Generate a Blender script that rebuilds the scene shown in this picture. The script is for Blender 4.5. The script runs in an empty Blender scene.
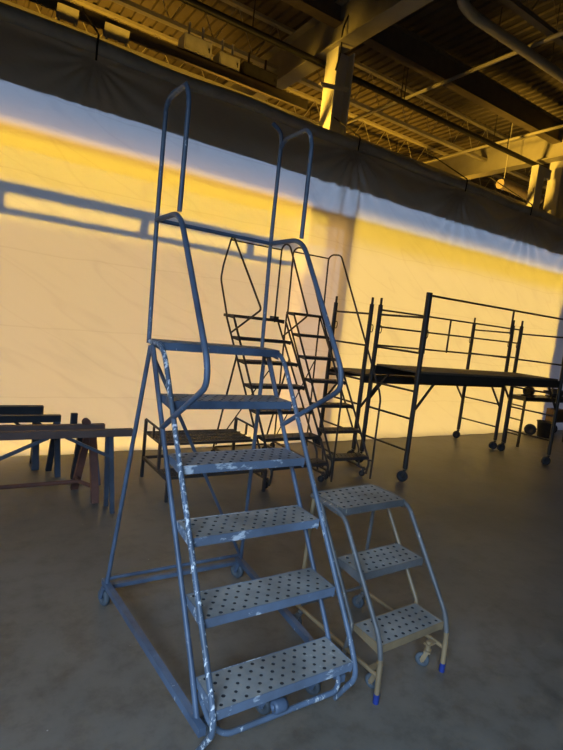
import bpy, bmesh, math, random
from mathutils import Vector, Matrix
R = random.Random(7)
SC = bpy.context.scene
COL = SC.collection
PI = math.pi; d2r = math.radians

# ------------------------------------------------------------------ helpers
class MB:
    def __init__(s): s.v = []; s.f = []; s.sm = []; s.mi = []
    def add(s, vs, fs, smooth=False, mi=None):
        o = len(s.v); s.v += [tuple(v) for v in vs]
        s.f += [tuple(i + o for i in f) for f in fs]; s.sm += [smooth] * len(fs); s.mi += mi or [0] * len(fs)
        return s
    def box(s, a, b):
        (x0, y0, z0), (x1, y1, z1) = a, b
        vs = [(x0,y0,z0),(x1,y0,z0),(x1,y1,z0),(x0,y1,z0),(x0,y0,z1),(x1,y0,z1),(x1,y1,z1),(x0,y1,z1)]
        return s.add(vs, [(0,3,2,1),(4,5,6,7),(0,1,5,4),(1,2,6,5),(2,3,7,6),(3,0,4,7)])
    def bar(s, p, q, w, h, up=(0,0,1)):
        p, q = Vector(p), Vector(q); d = (q-p).normalized(); u = Vector(up)
        if abs(d.dot(u)) > .98: u = Vector((0,1,0))
        a = d.cross(u).normalized(); b = a.cross(d)
        vs = []
        for c in (p, q):
            for i, j in ((-1,-1),(1,-1),(1,1),(-1,1)): vs.append(c + a*(i*w/2) + b*(j*h/2))
        return s.add(vs, [(0,3,2,1),(4,5,6,7),(0,1,5,4),(1,2,6,5),(2,3,7,6),(3,0,4,7)])
    def tube(s, pts, r, bend=0.0, n=10, closed=False, seg=6):
        P = [Vector(p) for p in pts]
        if bend > 0 and len(P) > 2:
            Q = [P[0]]
            for i in range(1, len(P)-1):
                a, b, c = P[i-1], P[i], P[i+1]
                d1, d2 = (a-b), (c-b); t = min(bend, d1.length*.48, d2.length*.48)
                p0, p1 = b + d1.normalized()*t, b + d2.normalized()*t
                for k in range(seg+1):
                    u = k/seg; Q.append(p0*(1-u)**2 + b*2*u*(1-u) + p1*u*u)
            Q.append(P[-1]); P = Q
        ring = []; N = None
        m = len(P)
        for i in range(m):
            if closed: t = (P[(i+1) % m] - P[i-1]).normalized()
            else: t = (P[min(i+1, m-1)] - P[max(i-1, 0)]).normalized()
            if N is None:
                N = t.cross(Vector((0,0,1)) if abs(t.z) < .9 else Vector((1,0,0))).normalized()
            else:
                N = (N - t*N.dot(t)).normalized()
            B = t.cross(N)
            ring.append([P[i] + N*(r*math.cos(2*PI*k/n)) + B*(r*math.sin(2*PI*k/n)) for k in range(n)])
        vs = [v for g in ring for v in g]; fs = []
        L = m if closed else m-1
        for i in range(L):
            for k in range(n):
                j = (i+1) % m
                fs.append((i*n+k, j*n+k, j*n+(k+1) % n, i*n+(k+1) % n))
        s.add(vs, fs, True)
        if not closed:
            s.add(ring[0], [tuple(range(n))]); s.add(ring[-1], [tuple(reversed(range(n)))])
        return s
    def disc(s, c, axis, r, w, n=20, bev=.15):          # a wheel with rounded shoulders
        c, a = Vector(c), Vector(axis).normalized()
        u = a.cross(Vector((0,0,1)) if abs(a.z) < .9 else Vector((1,0,0))).normalized(); v = a.cross(u)
        prof = [(-w*.30, r*.38), (-w*.5, r*.42), (-w*.5, r*(1-bev)), (-w*.28, r), (w*.28, r), (w*.5, r*(1-bev)), (w*.5, r*.42), (w*.30, r*.38)]
        vs = []; fs = []
        for (o, rr) in prof:
            for k in range(n):
                t = 2*PI*k/n; vs.append(c + a*o + u*(rr*math.cos(t)) + v*(rr*math.sin(t)))
        for i in range(len(prof)-1):
            for k in range(n): fs.append((i*n+k, i*n+(k+1) % n, (i+1)*n+(k+1) % n, (i+1)*n+k))
        fs.append(tuple(reversed(range(n)))); fs.append(tuple((len(prof)-1)*n+k for k in range(n)))
        return s.add(vs, fs, True)
    def build(s, name, mat, parent=None, loc=None, mat2=None):
        me = bpy.data.meshes.new(name); me.from_pydata(s.v, [], s.f)
        me.polygons.foreach_set('use_smooth', s.sm); me.polygons.foreach_set('material_index', s.mi); me.update()
        bm = bmesh.new(); bm.from_mesh(me); bmesh.ops.recalc_face_normals(bm, faces=bm.faces); bm.to_mesh(me); bm.free()
        me.materials.append(mat)
        if mat2: me.materials.append(mat2)
        o = bpy.data.objects.new(name, me); COL.objects.link(o)
        if parent: o.parent = parent
        if loc: o.location = loc
        return o

def tag(o, label, cat, group=None):
    o['label'] = label; o['category'] = cat
    if group: o['group'] = group
    return o
def thing(name, label, cat, loc=(0,0,0), rz=0, group=None):
    o = bpy.data.objects.new(name, None); COL.objects.link(o)
    o.location = loc; o.rotation_euler = (0,0,rz); o.empty_display_size = .1
    return tag(o, label, cat, group)
def struct(o):
    o['kind'] = 'structure'; return o

# ------------------------------------------------------------------ materials
def nodes(name):
    m = bpy.data.materials.new(name); m.use_nodes = True
    nt = m.node_tree; b = nt.nodes['Principled BSDF']
    return m, nt, b
def N(nt, t, **kw):
    n = nt.nodes.new(t)
    for k, v in kw.items():
        if k in n.inputs: n.inputs[k].default_value = v
        else: setattr(n, k, v)
    return n
def ramp(nt, stops):
    r = nt.nodes.new('ShaderNodeValToRGB'); e = r.color_ramp.elements
    while len(e) < len(stops): e.new(.5)
    for x, (p, c) in zip(e, stops): x.position = p; x.color = (*c, 1) if len(c) == 3 else c
    return r
def coords(nt, scale=(1,1,1)):
    t = nt.nodes.new('ShaderNodeTexCoord'); mp = nt.nodes.new('ShaderNodeMapping')
    mp.inputs['Scale'].default_value = scale
    nt.links.new(t.outputs['Object'], mp.inputs['Vector']); return mp.outputs['Vector']
def noise(nt, vec, scale, detail=4, rough=.6):
    n = N(nt, 'ShaderNodeTexNoise', Scale=scale, Detail=detail, Roughness=rough)
    nt.links.new(vec, n.inputs['Vector']); return n.outputs['Fac']
def worn(name, base, chip, dirt, lo=.60, metallic=.0, rough=.45, scale=38, stretch=(1,1,.45)):
    """painted steel: base paint, pale chips where rubbed, darker grime"""
    m, nt, b = nodes(name); v = coords(nt, stretch); lk = nt.links.new
    big = noise(nt, coords(nt), 3.5, 5); sm = noise(nt, v, scale, 6, .65)
    rd = ramp(nt, [(.35, dirt), (.62, base)]); lk(big, rd.inputs['Fac'])
    add = N(nt, 'ShaderNodeMath', operation='MULTIPLY_ADD'); lk(big, add.inputs[0]); add.inputs[1].default_value = .35; lk(sm, add.inputs[2])
    rc = ramp(nt, [(lo, (0,0,0)), (lo+.05, (1,1,1))]); lk(add.outputs[0], rc.inputs['Fac'])
    mx = N(nt, 'ShaderNodeMix', data_type='RGBA'); lk(rc.outputs['Color'], mx.inputs['Factor']); lk(rd.outputs['Color'], mx.inputs['A']); mx.inputs['B'].default_value = (*chip, 1)
    lk(mx.outputs['Result'], b.inputs['Base Color'])
    b.inputs['Metallic'].default_value = metallic; b.inputs['Roughness'].default_value = rough
    bp = N(nt, 'ShaderNodeBump', Strength=.25, Distance=.002); lk(sm, bp.inputs['Height']); lk(bp.outputs['Normal'], b.inputs['Normal'])
    return m
def plain(name, c, rough=.6, metallic=0, var=.25, scale=8):
    m, nt, b = nodes(name); lk = nt.links.new
    f = noise(nt, coords(nt), scale, 5)
    r = ramp(nt, [(.3, tuple(x*(1-var) for x in c)), (.7, tuple(min(1, x*(1+var)) for x in c))]); lk(f, r.inputs['Fac'])
    lk(r.outputs['Color'], b.inputs['Base Color']); b.inputs['Roughness'].default_value = rough; b.inputs['Metallic'].default_value = metallic
    return m

M = {}
M['blue'] = worn('blue_grey_paint', (.100,.143,.215), (.46,.50,.54), (.05,.07,.11), lo=.84)
M['blue_rub'] = worn('rubbed_blue_paint', (.115,.160,.235), (.55,.60,.63), (.075,.10,.135), lo=.79)
M['lip'] = worn('rubbed_edge_paint', (.145,.195,.275), (.52,.57,.62), (.10,.125,.17), lo=.74, scale=14, stretch=(.5,1,1))
M['scuff'] = worn('scuffed_rail_paint', (.115,.160,.235), (.72,.76,.78), (.07,.095,.13), lo=.715, scale=60)
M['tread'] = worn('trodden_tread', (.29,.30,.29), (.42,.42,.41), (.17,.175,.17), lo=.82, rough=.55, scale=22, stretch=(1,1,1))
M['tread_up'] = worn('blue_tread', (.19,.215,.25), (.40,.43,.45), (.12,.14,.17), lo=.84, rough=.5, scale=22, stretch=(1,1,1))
M['dimgrey'] = worn('grey_paint', (.155,.155,.155), (.36,.33,.27), (.085,.085,.085), lo=.80)
M['tan'] = worn('tan_paint', (.30,.21,.11), (.18,.17,.16), (.17,.125,.075), lo=.80)
M['dark'] = worn('dark_steel', (.050,.042,.040), (.13,.115,.10), (.030,.026,.025), lo=.88, rough=.5)
M['scaf'] = worn('scaffold_paint', (.036,.030,.025), (.10,.09,.08), (.020,.017,.015), lo=.90, rough=.5)
M['ply'] = plain('weathered_plywood', (.12,.085,.05), .8, var=.35, scale=5)
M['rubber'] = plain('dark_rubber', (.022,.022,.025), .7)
M['greyrubber'] = plain('grey_rubber', (.07,.085,.10), .7)
M['bluecap'] = plain('blue_plastic', (.015,.035,.20), .5)
M['rust'] = worn('rusty_red_paint', (.155,.062,.040), (.20,.11,.075), (.09,.04,.03), lo=.84, rough=.75)
M['brownbeam'] = worn('brown_steel', (.125,.080,.066), (.24,.17,.13), (.085,.055,.048), lo=.86, rough=.7, stretch=(.3,1,1))
M['blackbeam'] = worn('black_paint', (.026,.030,.040), (.09,.08,.07), (.016,.018,.022), lo=.88, rough=.6)
M['bluesteel'] = worn('slate_blue_paint', (.065,.085,.12), (.16,.15,.14), (.04,.05,.07), lo=.86, rough=.6)
M['plank'] = plain('raw_wood', (.30,.20,.10), .75, var=.3, scale=6)
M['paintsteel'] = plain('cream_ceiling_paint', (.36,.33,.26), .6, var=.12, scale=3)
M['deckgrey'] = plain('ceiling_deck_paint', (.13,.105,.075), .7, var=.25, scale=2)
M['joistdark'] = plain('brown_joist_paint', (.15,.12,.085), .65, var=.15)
M['pipeblack'] = plain('black_pipe', (.02,.018,.016), .5)
M['galv'] = plain('galvanised_box', (.62,.58,.49), .45, var=.15)
M['boxdark'] = plain('dark_enclosure', (.05,.045,.04), .5)
M['whitepaint'] = plain('white_column_paint', (.55,.53,.47), .6, var=.08, scale=2)
M['carton'] = plain('brown_fibre', (.13,.075,.035), .8)
M['insul'] = plain('duct_insulation', (.42,.33,.24), .8, var=.2)

# concrete floor
m, nt, b = nodes('worn_concrete'); lk = nt.links.new
v = coords(nt)
n1 = noise(nt, v, .9, 6, .6); n2 = noise(nt, v, 6, 8, .7); n3 = noise(nt, coords(nt, (1, 3.2, 1)), 2.2, 6, .7)
r1 = ramp(nt, [(.25, (.118,.104,.084)), (.5, (.152,.134,.110)), (.75, (.180,.162,.136))]); lk(n1, r1.inputs['Fac'])
r2 = ramp(nt, [(.32, (.66,.63,.60)), (.52, (1,1,1)), (.75, (1.18,1.18,1.18))]); lk(n2, r2.inputs['Fac'])
mx = N(nt, 'ShaderNodeMix', data_type='RGBA', blend_type='MULTIPLY'); mx.inputs['Factor'].default_value = 1
lk(r1.outputs['Color'], mx.inputs['A']); lk(r2.outputs['Color'], mx.inputs['B'])
r3 = ramp(nt, [(.62, (0,0,0)), (.78, (1,1,1))]); lk(n3, r3.inputs['Fac'])
mx2 = N(nt, 'ShaderNodeMix', data_type='RGBA'); k = N(nt, 'ShaderNodeMath', operation='MULTIPLY'); k.inputs[1].default_value = .35; lk(r3.outputs['Color'], k.inputs[0])
lk(k.outputs[0], mx2.inputs['Factor']); lk(mx.outputs['Result'], mx2.inputs['A']); mx2.inputs['B'].default_value = (.27,.25,.22,1)
vo = N(nt, 'ShaderNodeTexVoronoi', Scale=14.0); lk(v, vo.inputs['Vector'])                # little pale paint flecks
rv = ramp(nt, [(.035, (1,1,1)), (.06, (0,0,0))]); lk(vo.outputs['Distance'], rv.inputs['Fac'])
wn = N(nt, 'ShaderNodeMath', operation='GREATER_THAN'); wn.inputs[1].default_value = .93; sp = nt.nodes.new('ShaderNodeSeparateColor'); lk(vo.outputs['Color'], sp.inputs[0]); lk(sp.outputs[0], wn.inputs[0])
ml = N(nt, 'ShaderNodeMath', operation='MULTIPLY'); lk(wn.outputs[0], ml.inputs[0]); lk(rv.outputs['Color'], ml.inputs[1])
mx3 = N(nt, 'ShaderNodeMix', data_type='RGBA'); lk(ml.outputs[0], mx3.inputs['Factor']); lk(mx2.outputs['Result'], mx3.inputs['A']); mx3.inputs['B'].default_value = (.42,.40,.37,1)
lk(mx3.outputs['Result'], b.inputs['Base Color'])
rr = ramp(nt, [(.3, (.34,)*3), (.7, (.56,)*3)]); lk(n2, rr.inputs['Fac']); lk(rr.outputs['Color'], b.inputs['Roughness'])
b.inputs['Specular IOR Level'].default_value = .38
bp = N(nt, 'ShaderNodeBump', Strength=.25, Distance=.01); lk(n2, bp.inputs['Height']); lk(bp.outputs['Normal'], b.inputs['Normal'])
M['floor'] = m

# translucent plastic sheet
m, nt, b = nodes('milky_plastic_film'); lk = nt.links.new
nt.nodes.remove(b); out = nt.nodes['Material Output']
v = coords(nt)
bn = noise(nt, coords(nt, (.5, 1, 1.6)), 3.0, 6, .6)
bp = N(nt, 'ShaderNodeBump', Strength=.35, Distance=.03); lk(bn, bp.inputs['Height'])
# folding creases from the roll and slightly uneven, dusty film
sx = nt.nodes.new('ShaderNodeSeparateXYZ'); lk(v, sx.inputs[0])
wob = N(nt, 'ShaderNodeMath', operation='MULTIPLY_ADD'); lk(noise(nt, coords(nt, (.25,1,.25)), 1.5, 3), wob.inputs[0]); wob.inputs[1].default_value = .25; lk(sx.outputs['Z'], wob.inputs[2])
fr = N(nt, 'ShaderNodeMath', operation='PINGPONG'); lk(wob.outputs[0], fr.inputs[0]); fr.inputs[1].default_value = .37
rl = ramp(nt, [(.0, (.86,.85,.84)), (.010, (1,1,1))]); lk(fr.outputs[0], rl.inputs['Fac'])
mr = N(nt, 'ShaderNodeMapping'); mr.inputs['Rotation'].default_value = (0,d2r(-30),0); lk(v, mr.inputs['Vector'])
mp = N(nt, 'ShaderNodeMapping'); mp.inputs['Scale'].default_value = (.5,1,3.0); lk(mr.outputs['Vector'], mp.inputs['Vector'])
st = noise(nt, mp.outputs['Vector'], 1.6, 7, .62); rs = ramp(nt, [(.30, (.88,.88,.90)), (.46, (.98,.98,.98)), (.7, (1,1,1))]); lk(st, rs.inputs['Fac'])
cz = noise(nt, mp.outputs['Vector'], .55, 2, .5)                       # long diagonal creases
ca = N(nt, 'ShaderNodeMath', operation='SUBTRACT'); lk(cz, ca.inputs[0]); ca.inputs[1].default_value = .5
cb_ = N(nt, 'ShaderNodeMath', operation='ABSOLUTE'); lk(ca.outputs[0], cb_.inputs[0])
rcz = ramp(nt, [(.0, (.92,.91,.92)), (.010, (1,1,1))]); lk(cb_.outputs[0], rcz.inputs['Fac'])
c0 = N(nt, 'ShaderNodeMix', data_type='RGBA', blend_type='MULTIPLY'); c0.inputs['Factor'].default_value = 1; lk(rl.outputs['Color'], c0.inputs['A']); lk(rcz.outputs['Color'], c0.inputs['B'])
c1 = N(nt, 'ShaderNodeMix', data_type='RGBA', blend_type='MULTIPLY'); c1.inputs['Factor'].default_value = 1; lk(c0.outputs['Result'], c1.inputs['A']); lk(rs.outputs['Color'], c1.inputs['B'])
tr = N(nt, 'ShaderNodeBsdfTranslucent'); df = N(nt, 'ShaderNodeBsdfDiffuse', Color=(.85,.76,.62,1)); gl = N(nt, 'ShaderNodeBsdfGlossy', Color=(1,1,1,1), Roughness=.24)
lk(c1.outputs['Result'], tr.inputs['Color'])
for q in (tr, df, gl): lk(bp.outputs['Normal'], q.inputs['Normal'])
m1 = N(nt, 'ShaderNodeMixShader', Fac=.42); lk(tr.outputs[0], m1.inputs[1]); lk(df.outputs[0], m1.inputs[2])
m2 = N(nt, 'ShaderNodeMixShader', Fac=.18); lk(m1.outputs[0], m2.inputs[1]); lk(gl.outputs[0], m2.inputs[2])
lk(m2.outputs[0], out.inputs['Surface'])
M['film'] = m
M['hem'] = plain('rolled_film', (.48,.46,.40), .4, var=.2, scale=4)

# ------------------------------------------------------------------ camera (solved from the photograph)
f_px, pitch, roll, yaw, eye = 500.87, .1072, .1114, .5828, 1.6889
cam = bpy.data.cameras.new('camera'); co = bpy.data.objects.new('camera', cam); COL.objects.link(co)
cam.sensor_fit = 'VERTICAL'; cam.sensor_height = 36; cam.sensor_width = 27; cam.lens = f_px/750*36
fw = Vector((math.sin(yaw)*math.cos(pitch), math.cos(yaw)*math.cos(pitch), -math.sin(pitch)))
rt = Vector((math.cos(yaw), -math.sin(yaw), 0)); up = rt.cross(fw)
r2 = rt*math.cos(roll) + up*math.sin(roll); u2 = up*math.cos(roll) - rt*math.sin(roll)
co.matrix_world = Matrix(((r2.x, u2.x, -fw.x, 0), (r2.y, u2.y, -fw.y, 0), (r2.z, u2.z, -fw.z, eye), (0,0,0,1)))
cam.clip_start = .05; SC.camera = co

# ------------------------------------------------------------------ setting
SHEET_Y, SHEET_TOP = 5.65, 4.20
struct(MB().box((-9,-6,-.15), (22,20,0)).build('floor', M['floor']))
# ribbed steel roof deck, ribs along Y
DZ = 6.62
vs = []; fs = []; x = -9; i = 0
prof = []
while x < 22:
    prof += [(x, DZ), (x+.105, DZ), (x+.120, DZ+.04), (x+.175, DZ+.04), (x+.19, DZ)]; x += .19
for (x, z) in prof: vs += [(x,-6,z), (x,20,z)]
for i in range(len(prof)-1): fs.append((2*i, 2*i+1, 2*i+3, 2*i+2))
n0 = len(vs)
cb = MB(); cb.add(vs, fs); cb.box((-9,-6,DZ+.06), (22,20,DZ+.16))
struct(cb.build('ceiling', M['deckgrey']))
# girders along Y, on columns
def ibeam(mb, p, q, w, h, t=.02):
    """I-section between two points (centre line)"""
    mb.bar(Vector(p)+Vector((0,0,h/2-t/2)), Vector(q)+Vector((0,0,h/2-t/2)), w, t)
    mb.bar(Vector(p)-Vector((0,0,h/2-t/2)), Vector(q)-Vector((0,0,h/2-t/2)), w, t)
    mb.bar(p, q, t, h-2*t)
trim_n = [0]
def trim(mb, mat):
    trim_n[0] += 1
    return struct(mb.build('trim_%d' % trim_n[0], mat))
for gx in (-1.35, 4.42, 10.22):
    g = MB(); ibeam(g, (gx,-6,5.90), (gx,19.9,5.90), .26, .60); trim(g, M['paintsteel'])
# cross beams along X on the column line
g = MB(); ibeam(g, (-9,6.22,6.12), (22,6.22,6.12), .18, .40); trim(g, M['joistdark'])
# open-web joists along X
def joist(y, zb, mat, web=True, x0=-9, x1=22):
    j = MB()
    j.bar((x0,y,zb+.03), (x1,y,zb+.03), .10, .06)
    j.bar((x0,y,DZ-.03), (x1,y,DZ-.03), .10, .05)
    x = x0; up = True
    while web and x < x1-.4:
        a, b_ = (zb+.05, DZ-.04) if up else (DZ-.04, zb+.05)
        j.tube([(x,y,a), (x+.36,y,b_)], .008, n=6); x += .36; up = not up
    return trim(j, mat)
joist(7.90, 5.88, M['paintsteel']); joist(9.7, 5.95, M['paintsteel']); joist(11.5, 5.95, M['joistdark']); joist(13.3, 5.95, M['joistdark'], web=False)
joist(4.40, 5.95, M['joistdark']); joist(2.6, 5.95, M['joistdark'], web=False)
# columns
def column(x, y):
    c = MB(); c.box((x-.15,y-.02,0), (x-.125,y+.26,5.60)); c.box((x+.125,y-.02,0), (x+.15,y+.26,5.60)); c.box((x-.125,y+.105,0), (x+.125,y+.135,5.60))
    return struct(c.build('trim_%d' % (trim_n.__setitem__(0, trim_n[0]+1) or trim_n[0]), M['whitepaint']))
column(4.52, 6.12); column(10.50, 6.12)
# rail just beyond the top of the sheet, tied to the columns, with the switch boxes
lg = MB(); lg.box((-6,6.30,4.52), (15,6.36,4.60)); lg.box((-6,6.30,4.52), (15,6.46,4.54)); trim(lg, M['paintsteel'])
lg = MB(); lg.box((-6,6.55,4.82), (4.25,6.60,4.95)); lg.box((2.2,6.55,4.935), (3.8,6.86,4.95)); trim(lg, M['joistdark'])
# opaque unseen slab added right behind the sheet to darken its top, and the window bars behind its lower part
h_ = MB(); h_.box((-6,5.725,3.60), (16,5.78,4.14)); struct(h_.build('wall_head', M['whitepaint']))
w = MB()
for z0, z1 in ((2.605,2.715), (2.405,2.475)): w.box((-4,6.35,z0), (3.75,6.40,z1))
for x in (-1.95, .30, 1.70, 3.05): w.box((x-.05,6.35,2.475), (x+.05,6.40,2.605))
o = struct(w.build('window_1', M['paintsteel']))
# ------------------------------------------------------------------ things: plastic sheet
cur = thing('plastic_curtain', 'huge milky plastic sheet hung as a partition, glowing yellow and peach from behind', 'curtain', (0, SHEET_Y, 0))
TIES = [(-1.6,4.10), (1.07,4.06), (4.50,4.12), (6.80,4.11), (8.66,4.11), (10.6,4.10), (12.6,4.10)]
nx, nz = 1000, 190; X0, X1 = -6, 16
fold = [R.uniform(0, 6.28) for _ in range(8)]
def disp(x, z):
    d = .010*math.sin(x*1.9+fold[0]) + .008*math.sin(x*4.3+z*.7+fold[1])
    for (tx, tz) in TIES:                                            # pleats fanning out of each tie
        dx, dz = x-tx, z-tz; r = math.hypot(dx, dz)
        a = math.atan2(dx, -dz+1e-6)
        amp = 1.4 if tx < 4 else 5.0
        if dz < .3: d += amp*.012*math.exp(-r/.75)*min(1, r/.12)*math.sin(a*17+tx*3) * (1 if abs(a) < 1.9 else .3)
        d += .035*math.exp(-(r/.10)**2)
    d += .012*math.exp(-max(0, z)/.25)*math.sin(x*9+2*math.sin(x*2.1))
    d += .004*math.sin(z*7+1.2*math.sin(x*.8)+fold[2])
    s = z+.35*x                                                      # slack diagonal drags, low left
    d += .010*math.exp(-((x-1.4)/1.4)**2-((z-.9)/.7)**2)*math.sin(s*11+fold[3])
    return d
sb = MB(); vs = []
for k in range(nz+1):
    for i in range(nx+1):
        x = X0+(X1-X0)*i/nx; z = .004+(SHEET_TOP-.004)*k/nz
        vs.append((x, max(-.11, min(.060, disp(x, z)-.01)), z))
fs = [(k*(nx+1)+i, k*(nx+1)+i+1, (k+1)*(nx+1)+i+1, (k+1)*(nx+1)+i) for k in range(nz) for i in range(nx)]
sb.add(vs, fs, True); sb.build('sheet', M['film'], cur)
hb = MB(); pts = [(X0+(X1-X0)*i/120, -.02+.008*math.sin(i*.9), SHEET_TOP-.02+.012*math.sin(i*.55)) for i in range(121)]
hb.tube(pts, .07, n=12); hb.build('rolled_hem', M['hem'], cur)
for tx, tz in TIES[1:5]:
    MB().tube([(tx+.02,.91,4.93), (tx+.01,-.09,4.27), (tx,-.10,4.20), (tx,-.09,tz-.03)], .010, .04, n=6).build('tie', M['pipeblack'], cur)

# ------------------------------------------------------------------ parts shared by the rolling ladders
def tread_mb(x0, x1, y0, y1, z, cols, rows, hole, lip=.042, th=.014, side=True, rear=.03):
    """plate with staggered punched holes (real openings) and turned-down edges"""
    mb = MB(); cw, cd = (x1-x0)/cols, (y1-y0)/rows
    def plate(a, b, c, d):
        mb.add([(a,c,z),(b,c,z),(b,d,z),(a,d,z)], [(0,1,2,3)])
    for r in range(rows):
        ya, yb = y0+cd*r, y0+cd*(r+1); off = (r % 2)*.5
        n = cols if not off else cols-1
        if off: plate(x0, x0+cw/2, ya, yb); plate(x1-cw/2, x1, ya, yb)
        for c in range(n):
            xa = x0+cw*(c+off); xb = xa+cw; cx, cy = (xa+xb)/2, (ya+yb)/2
            outer = [(xa,ya),(cx,ya),(xb,ya),(xb,cy),(xb,yb),(cx,yb),(xa,yb),(xa,cy)]
            h = hole*(.92+.16*R.random()); inner = []
            for (px, py) in outer:
                dd = math.hypot(px-cx, py-cy); inner.append((cx+(px-cx)/dd*h, cy+(py-cy)/dd*h))
            vs = [(px,py,z) for px, py in outer] + [(px,py,z-.0005) for px, py in inner] + [(px,py,z-th) for px, py in inner]
            fs = []
            for k in range(8):
                q = (k+1) % 8; fs += [(k,q,8+q,8+k), (8+k,8+q,16+q,16+k)]
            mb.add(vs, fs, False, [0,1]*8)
    return mb
def tread(parent, x0, x1, y0, y1, z, cols=12, rows=4, hole=.010, mat=None, lipmat=None, lip=.042, name='step'):
    s = tread_mb(x0, x1, y0, y1, z, cols, rows, hole).build(name, mat, parent, None, M['rubber'])  # hole walls coloured dark, standing in for the shade inside the holes
    l = MB(); l.box((x0-.004,y0-.004,z-lip), (x1+.004,y0,z+.001)); l.box((x0-.004,y1,z-.03), (x1+.004,y1+.004,z+.001))
    for xx in (x0-.004, x1):                                         # tapering side plates
        l.add([(xx,y0,z+.001),(xx,y1,z+.001),(xx,y1,z-.03),(xx,y0,z-lip-.012),(xx+.004,y0,z+.001),(xx+.004,y1,z+.001),(xx+.004,y1,z-.03),(xx+.004,y0,z-lip-.012)],
              [(0,1,2,3),(7,6,5,4),(0,4,5,1),(1,5,6,2),(2,6,7,3),(3,7,4,0)])
    l.build('edge_flange', lipmat, s)
    return s
def caster(parent, x, y, r, w=.03, yaw=0.3, mat=None, forkmat=None, stem=.05):
    """swivel caster standing on the floor below (x, y)"""
    c, s = math.cos(yaw), math.sin(yaw); ax = Vector((c, s, 0)); fwd = Vector((-s, c, 0))
    cx = Vector((x, y, r)) + fwd*.02
    fk = MB()
    for sg in (-1, 1):
        a = cx + ax*(sg*(w/2+.006)); fk.bar(a, Vector((x,y,2*r+.018)) + ax*(sg*(w/2+.004)), .022, .005, up=ax)
    fk.bar(Vector((x,y,2*r+.018))-ax*(w/2+.010), Vector((x,y,2*r+.018))+ax*(w/2+.010), .034, .008)
    fk.tube([(x,y,2*r+.018), (x,y,2*r+.018+stem)], .012, n=8)
    fk.tube([cx-ax*(w/2+.012), cx+ax*(w/2+.012)], .006, n=8)
    k = fk.build('caster', forkmat, parent)
    MB().disc(cx, ax, r, w, 20).build('wheel', mat, k)
    return k
def foot(parent, x, y, mat, r=.02):
    return MB().tube([(x,y,0), (x,y,.045)], r, n=10).build('foot_tip', mat, parent)

# ---- big blue ladder
T = thing('rolling_ladder', 'tall blue-grey rolling ladder in the foreground with looped handrails at its top', 'ladder', (.846,1.463,0), -.005)
W, RUN, RISE, DEP, RT = .646, .173, .254, .185, .0122
bl, br_ = M['blue'], M['blue_rub']
def fy(z): return RUN*(z/RISE-1)                                      # front line of the steps
for s, x in ((0, -RT-.004), (1, W+RT+.004)):
    MB().tube([(x,.09,.012), (x,.035,.10), (x,-.028,.195), (x,fy(.30)-.008,.30), (x,fy(1.46)-.008,1.46), (x,fy(1.54)+.01,1.510), (x,1.05,1.510)], RT, .055, n=12).build('front_rail', M['scuff'] if not s else br_, T)
    MB().tube([(x,.10,.10), (x,fy(.30)+.185,.30), (x,fy(1.47)+.185,1.495)], RT*.95, 0, n=12).build('rear_rail', bl, T)
    MB().tube([(x,1.075,1.50), (x,1.105,2.10), (x,1.105,2.68), (x+(.02 if not s else -.01),1.10,2.74), ((.065 if not s else W-.055),(1.05 if not s else 1.10),(2.795 if not s else 2.775))] , RT*.92, .06, n=12).build('guardrail_post', bl, T)
    MB().tube([(x,1.105,2.655), (x,1.06,2.70), (x,.84,2.70), (x,.79,2.62), (x,.79,2.13)], RT*.92, .045, n=12).build('guardrail_loop', bl, T)
    MB().tube([(x,1.105,2.125), (x,.78,2.125), (x,.335,1.50), (x,.318,1.40), (x,.775,1.125)], RT*1.05, .10, n=12).build('handrail', bl, T)
    xb = -.10 if not s else W+.10
    MB().tube([(x,1.04,1.49), (xb,1.20,.12)], RT*.95, n=12).build('rear_leg', bl, T)
    MB().bar((xb,1.255,.125), ((x-.002) if not s else x+.002,.06,.125), .030, .034).build('base_bar', bl, T)
    MB().tube([(x,.99,1.49), (x,fy(1.15)+.16,1.13)], RT*.75, n=10).build('rail_strut', bl, T)
    caster(T, xb, 1.20, .048, .030, .25+.2*s, M['greyrubber'], bl, .012)
MB().tube([(-RT-.004,1.105,2.125), (W+RT+.004,1.105,2.125)], RT*.8, n=10).build('guardrail_bar', bl, T)
MB().tube([(-.012,1.03,1.46), (W+.085,1.20,.17)], RT*.8, n=10).build('diagonal_brace', bl, T)
MB().tube([(-.10,1.20,.165), (W+.10,1.20,.165)], .011, n=8).build('rear_bar', bl, T)
MB().bar((-.10,1.22,.105), (W+.10,1.22,.105), .024, .024).build('rear_bar', bl, T)
for k in range(1, 6):
    y = RUN*(k-1); z = RISE*k
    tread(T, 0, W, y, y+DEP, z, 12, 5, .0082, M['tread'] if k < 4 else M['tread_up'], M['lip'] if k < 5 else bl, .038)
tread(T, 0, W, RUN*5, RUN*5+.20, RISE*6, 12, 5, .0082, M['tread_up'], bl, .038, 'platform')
MB().tube([(W-.03,.16,.19), (W-.01,.05,.15), (W-.05,.02,.118), (.06,.02,.118), (.01,.05,.15), (.012,.17,.19)], RT*.95, .06, n=12).build('lock_bar', br_, T)
MB().bar((W*.5,.02,.125), (W*.5,.16,.235), .028, .008).build('lock_link', bl, T)
MB().bar((0,.15,.20), (W,.15,.20), .03, .02).build('caster_crossbar', bl, T)
for x in (.06, .33, W-.05): caster(T, x, .15, .040, .028, .5, M['greyrubber'], bl, .11)
MB().disc((W*.46,.02,.155), (1,0,0), .028, .06, 12).build('lock_spring', bl, T)

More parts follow.
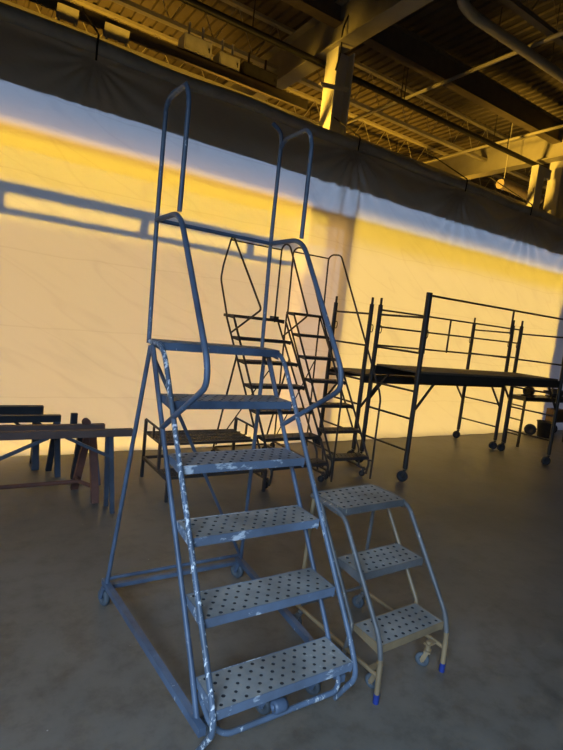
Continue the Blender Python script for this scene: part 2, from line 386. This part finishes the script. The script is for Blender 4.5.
# ---- small three step ladder
T = thing('rolling_step_stool', 'small three-step grey ladder with tan legs and blue feet', 'step ladder', (1.689,1.481,0), .029)
W, RUN, RISE, DEP, RT = .445, .179, .26, .180, .0125
gm, tm = M['dimgrey'], M['tan']
for s, x in ((0, -RT-.003), (1, W+RT+.003)):
    yt = RUN*2; lo = (x,-.026,.03); mid = (x,-.020,.21)
    MB().tube([mid, (x,fy(.28)-.01,.30), (x,RUN*(.745/RISE-1)-.01,.745), (x,yt+.03,.768), (x,yt+.24,.768)], RT, .05, n=12).build('front_rail', gm, T)
    MB().tube([lo, mid], RT*1.02, n=12).build('front_leg', tm, T)
    foot(T, x, -.026, M['bluecap'], RT*1.15)
    MB().tube([(x,.21,.10), (x,.18,.26), (x,RUN*(.755/RISE-1)+.18,.755)], RT*.9, .03, n=10).build('rear_rail', tm if s else gm, T)
    MB().tube([(x,yt+.22,.76), (x,.60,.13)], RT*.9, n=10).build('rear_leg', gm if s else tm, T)
    MB().tube([(x,-.02,.125), (x,.62,.125)], RT*.85, n=10).build('base_bar', tm, T)
    caster(T, x+(.0 if s else .0), .58, .038, .024, .4, M['greyrubber'], gm, .02)
    caster(T, x+(-.055 if s else .055), .035, .036, .024, .2+.3*s, M['greyrubber'], tm, .055)
    MB().bar((x,.035,.128), (x+(-.075 if s else .075),.035,.128), .03, .008).build('caster_arm', tm, T)
MB().tube([(-RT,.60,.13), (W+RT,.60,.13)], RT*.8, n=10).build('rear_bar', gm, T)
for k in range(1, 4):
    y = RUN*(k-1); d = DEP if k < 3 else .25
    tread(T, 0, W, y, y+d, RISE*k, 9, 4 if k < 3 else 5, .0088, M['tread'], tm if k == 1 else gm, .036, 'step' if k < 3 else 'platform')

# ---- the two dark ladders at the sheet
dk = M['dark']
def dark_ladder(name, label, loc, rz, W, RUN, RISE, n, extra):
    T = thing(name, label, 'ladder', loc, rz, 'rolling ladders by the plastic sheet'); RT = .0125; H = RISE*n
    f = lambda z: RUN*(z/RISE-1)
    for s, x in ((0, -RT-.002), (1, W+RT+.002)):
        MB().tube([(x,.02,.05), (x,-.01,.20), (x,f(H-.03)-.005,H-.03)], RT, .05, n=8).build('front_rail', dk, T)
        MB().tube([(x,.16,.10), (x,f(.3)+.17,.30), (x,f(H-.02)+.17,H-.02)], RT*.9, n=8).build('rear_rail', dk, T)
        MB().tube([(x,f(H)+.16,H-.03), (x,f(H)+.12,.12)] if W < .6 else [(x,f(1.24)+.17,1.24), (x,f(H)+.155,.11)], RT*.9, n=8).build('rear_leg', dk, T)
        MB().bar((x,.02,.10), (x,f(H)+.14,.10), .022, .022).build('base_bar', dk, T)
        caster(T, x, .06, .036, .024, .6*s, M['rubber'], dk, .03)
        caster(T, x, f(H)+.12, .040, .024, .3, M['rubber'], dk, .02)
    MB().tube([(0,f(H)+.13,.115), (W,f(H)+.13,.115)], .011, n=8).build('rear_bar', dk, T)
    MB().tube([(0,f(H)+.13,.14), (W,f(H)+.14,H*.66)], .008, n=8).build('diagonal_brace', dk, T)
    for k in range(1, n+1):
        y = RUN*(k-1)
        tread(T, 0, W, y, y+(.16 if k < n else extra), RISE*k, 9, 3, .010, dk, dk, .034, 'step' if k < n else 'platform')
    return T, f, H
T, f, H = dark_ladder('rolling_ladder', 'dark rolling ladder with peaked handrail loops, left of the two at the sheet', (2.683,4.03,0), .034, .70, .183, .243, 7, .24)
x = -.018
MB().tube([(x,1.22,1.66), (x-.02,1.43,2.10), (x-.01,1.42,2.26), (x,1.30,2.57), (x,1.24,2.57), (x,.50,1.78), (x,1.08,1.50)], .011, .05, n=8).build('handrail', dk, T)
x = .718
MB().tube([(x,1.33,1.66), (x,1.345,2.58), (x,1.27,2.63), (x,1.17,2.60), (x,.66,1.78), (x,1.12,1.50)], .011, .05, n=8).build('handrail', dk, T)
MB().tube([(-.018,1.29,2.545), (.718,1.345,2.56)], .009, n=8).build('guardrail_bar', dk, T)
MB().box((.66,1.27,1.70), (.735,1.36,1.735)).build('post_socket', dk, T)
T, f, H = dark_ladder('rolling_ladder', 'narrow dark rolling ladder whose side rails drop straight to the floor, beside the scaffold', (3.523,4.124,0), -.054, .488, .198, .259, 7, .19)
for s, x in ((0, -.03), (1, .518)):
    MB().tube([(x,1.30,1.80), (x,1.325,2.58), (x,1.24,2.62), (x,1.05,2.60), (x,-.01,1.02), (x,-.045,.93), (x,-.045,.01)], .011, .06, n=8).build('handrail', dk, T)
    MB().bar((x,-.045,.22), (x+(.03 if not s else -.03),.0,.22), .016, .016).build('rail_bracket', dk, T)
MB().tube([(-.03,1.325,2.575), (.518,1.325,2.575)], .009, n=8).build('guardrail_bar', dk, T)

# ------------------------------------------------------------------ scaffolds
sm_ = M['scaf']
def scaffold(name, label, x0, x1, y0, y1, pz0, pz1, guard_front, guard_rear):
    T = thing(name, label, 'scaffold', (x0, y0, 0), 0, 'rolling scaffolds'); L, D = x1-x0, y1-y0
    for x in (0, L):
        for y in (0, D):
            top = 2.02
            p = MB().tube([(x,y,.16), (x,y,top)], .028, n=12).build('post', sm_, T)
            MB().tube([(x,y,top-.01), (x,y,top+.085)], .015, n=10).build('coupling_pin', sm_, p)
            caster(T, x, y, .064, .040, .45+.12*x+.3*y, M['rubber'], sm_, .03)
            sg = 1 if x == 0 else -1
            MB().bar((x,y,pz0-.34), (x+sg*.30,y,pz0+.005), .022, .022).build('knee_brace', sm_, T)
            MB().tube([(x+sg*.03,y,1.62+.02*math.cos(2*PI*k/10)*0+.05*math.sin(2*PI*k/10)) if False else (x+sg*(.045+.022*math.cos(2*PI*k/10)),y,1.72+.05*math.sin(2*PI*k/10)) for k in range(10)], .006, n=6, closed=True).build('lock_ring', sm_, T)
        for z in (.37, .74, 1.06, 1.50, 1.90):
            MB().tube([(x,0,z), (x,D,z)], .0125, n=8).build('rung', sm_, T)
    pl = MB().box((.03,.03,pz1-.022), (L-.03,D-.03,pz1)).build('platform', M['ply'], T)
    for y in (-.0, D):
        MB().bar((.0,y+(.03 if y == 0 else -.03),(pz0+pz1)/2-.012), (L,y+(.03 if y == 0 else -.03),(pz0+pz1)/2-.012), .035, pz1-pz0-.02).build('side_beam', sm_, T)
    if guard_front:
        y = -.0
        for x in (0, L): MB().tube([(x,y,1.50), (x,y,2.18)], .035, n=12).build('guard_post', sm_, T)
        MB().tube([(0,y,2.15), (L,y,2.15)], .0125, n=8).build('guardrail', sm_, T)
        MB().tube([(1.62,y,2.15), (1.62,y,1.84)], .0125, n=8).build('guardrail_stay', sm_, T)
    if guard_rear:
        for z in (1.96, 1.75, 1.52): MB().tube([(0,D,z), (L,D,z)], .0115, n=8).build('guardrail', sm_, T)
        MB().tube([(1.35,D,1.50), (1.35,D,1.97)], .0125, n=8).build('guardrail_post', sm_, T)
    return T
scaffold('rolling_scaffold', 'dark rolling scaffold with plywood deck and guard rails, nearer of the two', 4.395, 7.44, 3.875, 4.62, 1.165, 1.29, True, True)
scaffold('rolling_scaffold', 'farther dark scaffold with lower deck, standing against the plastic sheet', 4.36, 7.40, 4.74, 5.46, 1.02, 1.13, False, False)
MB().add([(0,0,0),(.06,0,.01),(.08,.01,-.10),(.02,.01,-.16),(-.02,0,-.05)], [(0,1,2,3,4)]).add([(0,.006,0),(.06,.006,.01),(.08,.016,-.10),(.02,.016,-.16),(-.02,.006,-.05)], [(4,3,2,1,0)])

# ------------------------------------------------------------------ work stand with ladder end, its load and the things behind
T = thing('work_stand', 'low dark metal stand with a ladder end, behind the scaffold at right', 'work stand', (8.12,4.77,0), -.12)
for x, y in ((0,0), (1.6,0), (0,.27), (1.6,.27)):
    MB().bar((x,y,0), (x,y,.80), .032, .032, up=(0,1,0)).build('leg', sm_, T)
for z in (.20, .46, .70): MB().bar((0,0,z), (0,.27,z), .022, .022).build('rung', sm_, T)
MB().box((-.03,-.03,.80), (1.65,.30,.87)).build('top', sm_, T)
MB().bar((1.6,0,.25), (1.6,.27,.25), .02, .02).build('stretcher', sm_, T)
def machine(name, label, x, y, z, s, rz):
    T = thing(name, label, 'tool', (x,y,z), rz, 'small tools on the work stand')
    MB().disc((0,0,.07*s), (1,0,0), .068*s, .18*s, 14).build('motor_body', M['boxdark'], T)
    b = MB().box((-.13*s,-.06*s,0), (.13*s,.06*s,.02*s)).build('base_plate', sm_, T)
    MB().tube([(-.07*s,0,.12*s), (-.07*s,0,.175*s), (.06*s,0,.175*s), (.06*s,0,.12*s)], .011*s, .02*s, n=8).build('handle', M['boxdark'], T)
    MB().tube([(.09*s,0,.07*s), (.19*s,0,.07*s)], .025*s, n=10).build('spindle', sm_, T)
    return T
machine('power_tool', 'dark lumpy motor tool on the left end of the work stand', 8.36, 4.87, .87, 1.25, .3)
machine('power_tool', 'small dark tool farther right on the work stand', 9.10, 4.80, .87, 1.15, 2.6)
T = thing('hand_cart', 'small two-wheeled cart with brown box on the floor by the sheet, far right', 'cart', (9.95,5.42,0))
for x in (-.38, .40): MB().disc((x,0,.11), (.90,.44,0), .11, .045, 22, .2).build('wheel', M['rubber'], T)
MB().tube([(-.38,0,.11), (.40,0,.11)], .012, n=8).build('axle', sm_, T)
MB().box((.28,-.12,.26), (.66,.10,.52)).build('box_body', M['carton'], T)
MB().bar((.40,0,.11), (.42,0,.27), .03, .03).build('axle_bracket', sm_, T)
T = thing('bucket', 'black tapered bucket on the floor between the cart wheels', 'bucket', (9.72,5.21,0))
b_ = MB(); n = 20; vs = []; prof = [(0,.005), (.125,.005), (.16,.30), (.172,.30), (.172,.315), (.150,.315), (.118,.02), (0,.02)]
for (r, z) in prof:
    for k in range(n): vs.append((r*math.cos(2*PI*k/n), r*math.sin(2*PI*k/n), z))
b_.add(vs, [(i*n+k, i*n+(k+1) % n, (i+1)*n+(k+1) % n, (i+1)*n+k) for i in range(len(prof)-1) for k in range(n)], True)
b_.build('pail', M['rubber'], T)
MB().tube([(-.165,0,.29), (-.15,.05,.22), (0,.172,.16), (.15,.05,.22), (.165,0,.29)], .004, .05, n=6).build('bail_handle', sm_, T)

# ------------------------------------------------------------------ two-level step platform behind the big ladder
T = thing('step_platform', 'low dark two-level work platform with ribbed decks behind the big blue ladder', 'platform', (1.60,4.0,0))
dm = M['dark']
def ribbed(mb, x0, x1, y0, y1, z):
    mb.box((x0,y0,z-.02), (x1,y0+.02,z+.004)); mb.box((x0,y1-.02,z-.02), (x1,y1,z+.004))
    x = x0
    while x < x1-.01: mb.box((x,y0+.02,z-.018), (x+.016,y1-.02,z)); x += .030
    for k in range(1, 4): y = y0+(y1-y0)*k/4; mb.box((x0,y-.006,z-.016), (x1,y+.006,z+.003))
a = MB(); ribbed(a, 0, 1.0, .28, .74, .46); a.build('deck', dm, T)
a = MB(); ribbed(a, 0, 1.0, .04, .28, .22); a.build('lower_step', dm, T)
for x in (0, 1.0):
    MB().bar((x,.74,0), (x,.74,.585), .026, .026, up=(0,1,0)).build('leg', dm, T)
    MB().bar((x,.30,.2), (x,.30,.47), .026, .026, up=(0,1,0)).build('post', dm, T)
    MB().bar((x,.04,0), (x,.04,.225), .026, .026, up=(0,1,0)).build('leg', dm, T)
    MB().bar((x,.02,.20), (x,.75,.20), .024, .03).build('side_bar', dm, T)
    MB().tube([(x,.74,.585), (x,.32,.575), (x,.29,.46)], .011, .03, n=8).build('end_rail', dm, T)
    MB().bar((x,.5,.46), (x,.5,.58), .018, .018, up=(0,1,0)).build('rail_stub', dm, T)
MB().bar((0,.74,.20), (1.0,.74,.20), .022, .03).build('rear_bar', dm, T)

# ------------------------------------------------------------------ sawhorses at the left
def sawhorse(label, cat, xr, xl, yc, ztop, bw, bh, bmat, legs, lmat, braces=True, brmat=None, stretch=None, post=None, lw=.05, cap=None):
    T = thing('sawhorse', label, cat, ((xr+xl)/2, yc, 0), 0, 'sawhorses at the left'); ox = (xr+xl)/2
    MB().box((xl-ox,-bw/2,ztop-bh), (xr-ox,bw/2,ztop)).build('top_beam', bmat, T)
    for (x, yf, yt, lean, mt) in legs:
        MB().bar((x-ox+lean,yf-yc,0), (x-ox,yt-yc,ztop-bh), lw, lw*.8, up=(0,1,0)).build('leg', mt or lmat, T)
    if braces:
        for (xa, za, xb, zb, yy) in braces: MB().bar((xa-ox,yy-yc,za), (xb-ox,yy-yc,zb), .022, .026, up=(0,1,0)).build('brace', brmat or lmat, T)
    if stretch: 
        for (p, q, r) in stretch: MB().tube([(p[0]-ox,p[1]-yc,p[2]), (q[0]-ox,q[1]-yc,q[2])], r, n=10).build('stretcher', brmat or lmat, T)
    return T, ox
bs, bk, ru = M['bluesteel'], M['blackbeam'], M['rust']
T, ox = sawhorse('long sawhorse with brown beam and slim slate-blue legs, nearest of the row at left', 'sawhorse', 1.214, -.75, 3.915, .70, .05, .055, M['brownbeam'],
    [(1.05,3.935,3.915,.06,None), (-.55,3.935,3.915,-.06,None), (1.03,4.10,3.935,.07,bs), (-.55,4.10,3.935,-.05,None)], bs,
    [(.72,.645,1.085,.46,3.925), (-.25,.645,-.59,.46,3.925), (.60,.645,.20,.46,3.925)], lw=.034)
T, ox = sawhorse('rusty red A-frame sawhorse with a low pipe stretcher, second in the row', 'sawhorse', 1.10, -.70, 4.33, .645, .05, .045, M['brownbeam'],
    [(1.00,4.18,4.32,.03,None), (.985,4.56,4.36,-.05,None), (-.55,4.18,4.32,-.03,None), (-.55,4.56,4.36,0,None)], ru, None, None,
    [((-.55,4.38,.13), (.93,4.38,.13), .017), ((1.03,4.20,.13), (.93,4.38,.13), .017), ((.93,4.38,.13), (.935,4.54,.13), .017), ((-.57,4.20,.13), (-.55,4.54,.13), .017)], lw=.058)
MB().tube([(.955-ox,.0,.655), (.955-ox,.06,.655)], .032, n=14).build('apex_hinge', ru, T)
T, ox = sawhorse('dark sawhorse with an upright stub and pale plank on top, third in the row', 'sawhorse', 1.10, -.60, 4.70, .545, .09, .05, bk,
    [(1.085,4.60,4.68,.055,bs), (1.00,4.84,4.73,-.02,None), (-.45,4.60,4.68,-.04,None), (-.45,4.84,4.73,-.02,None)], bk, None, lw=.055)
MB().bar((.925-ox,.02,.545), (.925-ox,.02,.655), .055, .04, up=(0,1,0)).build('upright_stub', bk, T)
T, ox = sawhorse('dark sawhorse with slate-blue front legs, fourth in the row at left', 'sawhorse', .86, -.65, 5.00, .578, .06, .062, bk,
    [(.83,4.91,4.985,.02,bs), (.83,5.12,5.015,-.03,None), (-.5,4.91,4.985,-.02,bs), (-.5,5.12,5.015,.0,None)], bk,
    [(.66,.53,.82,.36,4.93)], lw=.05)
T, ox = sawhorse('black thick-topped sawhorse at the far left edge, rearmost and shortest in the row', 'sawhorse', .742, -.70, 5.26, .612, .07, .085, bk,
    [(.68,5.17,5.245,.01,bs), (.70,5.40,5.275,.0,None), (-.55,5.17,5.245,0,None), (-.55,5.40,5.275,0,None)], bk,
    [(.42,.53,.66,.34,5.20)], lw=.062)
tag(MB().box((-.88,-.045,0), (.88,-.02,.022)).build('wood_plank', M['plank']), 'pale thin plank lying on the dark sawhorse with the upright stub', 'plank').location = (.28,4.70,.545)

# ------------------------------------------------------------------ things under the roof
def pipe_run(name, label, pts, r, bend, mat, hang):
    T = thing(name, label, 'pipe', (0,0,0)); MB().tube(pts, r, bend, n=14).build('pipe', mat, T)
    for (x, y, z, zt) in hang: MB().tube([(x,y,z), (x,y,zt)], .009, n=6).build('hanger', M['pipeblack'], T)
pipe_run('sprinkler_pipe', 'long black pipe running under the girders above the sheet', [(-9,6.50,5.50), (22,6.50,5.50)], .045, 0, M['pipeblack'], [(x,6.5,5.5,DZ) for x in (-3,.6,3.2,6.1,9,13)])
pipe_run('conduit_pipe', 'thick pale pipe bending down from the roof at upper right', [(5.05,4.62,6.62), (5.05,4.62,5.82), (5.30,4.62,5.75), (16,4.62,5.75)], .065, .18, M['paintsteel'], [(x,4.62,5.8,DZ) for x in (7.1,10.5,14)])
pipe_run('conduit_pipe', 'thin pale conduit crossing the dark roof bay towards the sheet', [(6.58,-6,5.86), (6.58,12,5.86)], .03, 0, M['paintsteel'], [(6.58,y,5.86,DZ) for y in (1,5.2,7.1,10)])
pipe_run('conduit_pipe', 'thin pale conduit near the right girder, second of the two thin ones', [(9.34,-2,5.86), (9.34,12,5.86)], .03, 0, M['paintsteel'], [(9.34,y,5.86,DZ) for y in (1,5.2,7.1,10)])
def ebox(label, x0, x1, y0, y1, z0, z1, mat, door=True, hang=None):
    T = thing('switch_box', label, 'electrical box', ((x0+x1)/2, (y0+y1)/2, z0), 0, 'boxes above the sheet'); w, d, h = (x1-x0)/2, (y1-y0)/2, z1-z0
    MB().box((-w,-d,0), (w,d,h)).build('housing', mat, T)
    MB().box((-w+.015,-d-.014,.015), (w-.015,-d,h-.015)).build('door', mat, T)
    MB().tube([(w-.05,-d-.014,h*.5), (w-.05,-d-.04,h*.5), (w-.05,-d-.04,h*.5-.05)], .008, n=6).build('handle', M['boxdark'], T)
    for xx in (-w*.5, w*.5): MB().tube([(xx,0,h), (xx,0,h+.20)], .016, n=8).build('conduit_stub', mat, T)
    return T
ebox('pale switch box over the sheet, left one of the pair beside the blue ladder loop', 2.30, 2.68, 6.57, 6.80, 4.97, 5.17, M['galv'])
ebox('pale switch box over the sheet, between its pale twin and the dark box', 2.80, 3.10, 6.57, 6.80, 4.95, 5.13, M['galv'])
ebox('dark long switch box above the sheet just left of the column', 3.16, 3.70, 6.57, 6.85, 4.95, 5.13, M['boxdark'])
def panel(label, x0, x1):
    T = thing('light_fixture', label, 'light fixture', ((x0+x1)/2, 6.38, 4.70), 0, 'slanted fixtures above the sheet'); w = (x1-x0)/2
    MB().add([(-w,.07,0),(w,.07,0),(w,0,.12),(-w,0,.12),(-w,.09,-.0),(w,.09,0),(w,.02,.12),(-w,.02,.12)], [(0,1,2,3),(7,6,5,4),(0,4,5,1),(3,2,6,7),(0,3,7,4),(1,5,6,2)]).build('reflector', M['galv'], T)
    for xx in (-w*.8, w*.8): MB().bar((xx,-.01,-.10), (xx,.09,.05), .02, .02).build('bracket', M['galv'], T)
    MB().bar((-w,.09,.05), (w,.09,.05), .05, .04).build('housing', M['paintsteel'], T)
panel('slanted pale fixture above the sheet at the far left', .80, 1.02); panel('slanted pale fixture above the sheet right of the black tie', 1.30, 1.58)
# duct elbow and round duct at right
T = thing('duct_elbow', 'flat yellow-lit duct that turns right above the sheet beside the far column', 'duct', (9.72,6.15,4.0))
MB().box((-.12,0,.05), (.12,.148,1.14)).box((-.12,0,1.14), (.34,.148,1.33)).build('duct', M['whitepaint'], T)
T = thing('round_duct', 'round insulated duct lying level to the left of the duct elbow', 'duct', (10.25,7.0,5.10))
MB().tube([(-.62,0,0), (-.3,0,.02), (.1,0,0), (.5,0,-.01), (.9,0,0)], .10, n=16).build('duct', M['insul'], T)
for x in (-.5, .5): MB().tube([(x,0,.1), (x,0,1.48)], .008, n=6).build('hanger', M['galv'], T)
# strip lamp across the column, and hanging cables
T = thing('tube_light', 'slim tube fitting sticking out across the front column', 'light fixture', (4.35,6.085,5.02))
MB().bar((-.24,0,-.02), (.25,0,.06), .05, .03).build('housing', M['galv'], T); MB().tube([(-.22,-.01,-.05), (.22,-.01,.03)], .014, n=8).build('tube', M['galv'], T)
tag(MB().tube([(4.42,6.02,6.0), (4.33,6.02,5.75), (4.36,6.02,5.5), (4.30,6.02,5.22)], .012, .15, n=6).build('hanging_cable', M['pipeblack']), 'black cable hanging down beside the column top', 'cable')

# ------------------------------------------------------------------ light
TOFRONT = (-PI/2, 0, 0)                                               # shines towards -Y
def area(name, loc, rot, sx, sy, power, col, spread=PI):
    if rot == TOFRONT: power *= 1.2
    l = bpy.data.lights.new(name, 'AREA'); l.shape = 'RECTANGLE'; l.size = sx; l.size_y = sy; l.energy = power; l.color = col; l.spread = spread
    o = bpy.data.objects.new(name, l); COL.objects.link(o); o.location = loc; o.rotation_euler = rot
    return o
TOFRONT = (-PI/2, 0, 0)                                               # shines towards -Y
d2 = math.radians
# added panels standing in for bluish sky, nearer than the bars, split around the stripe
area('sky_upper', (5,6.2,3.455), TOFRONT, 22, .43, 17.5, (.48,.66,1.0), d2(11))
area('sky_lower_left', (-.7,6.2,1.37), TOFRONT, 10.4, 2.74, 24, (.44,.64,1.0), d2(9))
area('sky_middle_left', (-.7,6.2,2.885), TOFRONT, 10.4, .29, 1.0, (.44,.64,1.0), d2(6))
area('sky_right', (10.3,6.2,1.45), TOFRONT, 11.4, 2.9, 22, (.56,.66,1.0), d2(40))
# low evening light through the two window bays, with added fill strips
area('evening_left', (0,7.2,1.65), TOFRONT, 7.8, 3.26, 80, (1.0,.56,.07), d2(5))
area('evening_high', (.2,6.9,2.76), TOFRONT, 8.0, .80, 11, (1.0,.68,.02), d2(6))  # extra strip added to make the upper part of the sheet yellower and brighter
area('evening_glow', (-.1,7.0,3.22), TOFRONT, 7.6, .20, 2.6, (1.0,.48,.05), d2(24))  # orange strip added for the soft gradient over the yellow stripe
area('evening_between', (4.18,5.98,1.60), TOFRONT, .85, 3.1, 7.5, (1.0,.54,.13), d2(80))  # unseen fill added in front of the column, lifting its shadow on the sheet
area('evening_right', (7.60,7.2,1.64), TOFRONT, 5.9, 3.28, 90, (1.0,.60,.06), d2(14))
area('floor_lamp_glow', (.3,6.0,.10), TOFRONT, 8.0, .14, 3, (1.0,.6,.03), d2(30))  # unseen yellow strip added for the golden band at the sheet's foot
# sodium lamps beyond the sheet, shining up on the roof
def aim(o, p): o.rotation_euler = (Vector(p)-o.location).to_track_quat('-Z', 'Y').to_euler()
o = area('uplight_left', (.6,7.3,2.8), (0,0,0), 6.0, .5, 80, (1.0,.52,.04), d2(62)); aim(o, (.6,10,6.6))
o = area('uplight_right', (8.2,7.3,2.8), (0,0,0), 6.0, .5, 75, (1.0,.52,.04), d2(62)); aim(o, (8.2,10,6.6))
o = area('sodium_lamp_left', (.5,6.95,3.7), (0,0,0), .5, .5, 24, (1.0,.56,.06), d2(32)); aim(o, (4.4,6.3,4.72))
o = area('sodium_lamp_right', (5.7,6.95,3.7), (0,0,0), .5, .5, 42, (1.0,.56,.06), d2(60)); aim(o, (10,6.5,5.1))
o = area('uplight_near', (1.3,5.98,4.16), (0,0,0), 5.2, .10, 6, (1.0,.55,.05), d2(72)); aim(o, (1.3,6.95,5.76))  # unseen strip added to brighten the slanted fixtures and box fronts
# cool daylight from the open side behind and left of the camera
o = area('daylight', (-2.6,-2.2,3.0), (0,0,0), 3.2, 2.4, 118, (.50,.71,1.0), d2(76)); aim(o, (.9,.95,-.5))
wd = bpy.data.worlds.new('world'); SC.world = wd; wd.use_nodes = True
wd.node_tree.nodes['Background'].inputs['Color'].default_value = (.62,.56,.48,1); wd.node_tree.nodes['Background'].inputs['Strength'].default_value = .045
SC.view_settings.view_transform = 'Standard'; SC.view_settings.look = 'None'; SC.view_settings.gamma = 1; SC.view_settings.exposure = 0
try: SC.view_settings.use_curve_mapping = False
except Exception: pass
SC.cycles.max_bounces = 8; SC.cycles.use_denoising = True; SC.cycles.sample_clamp_indirect = 3
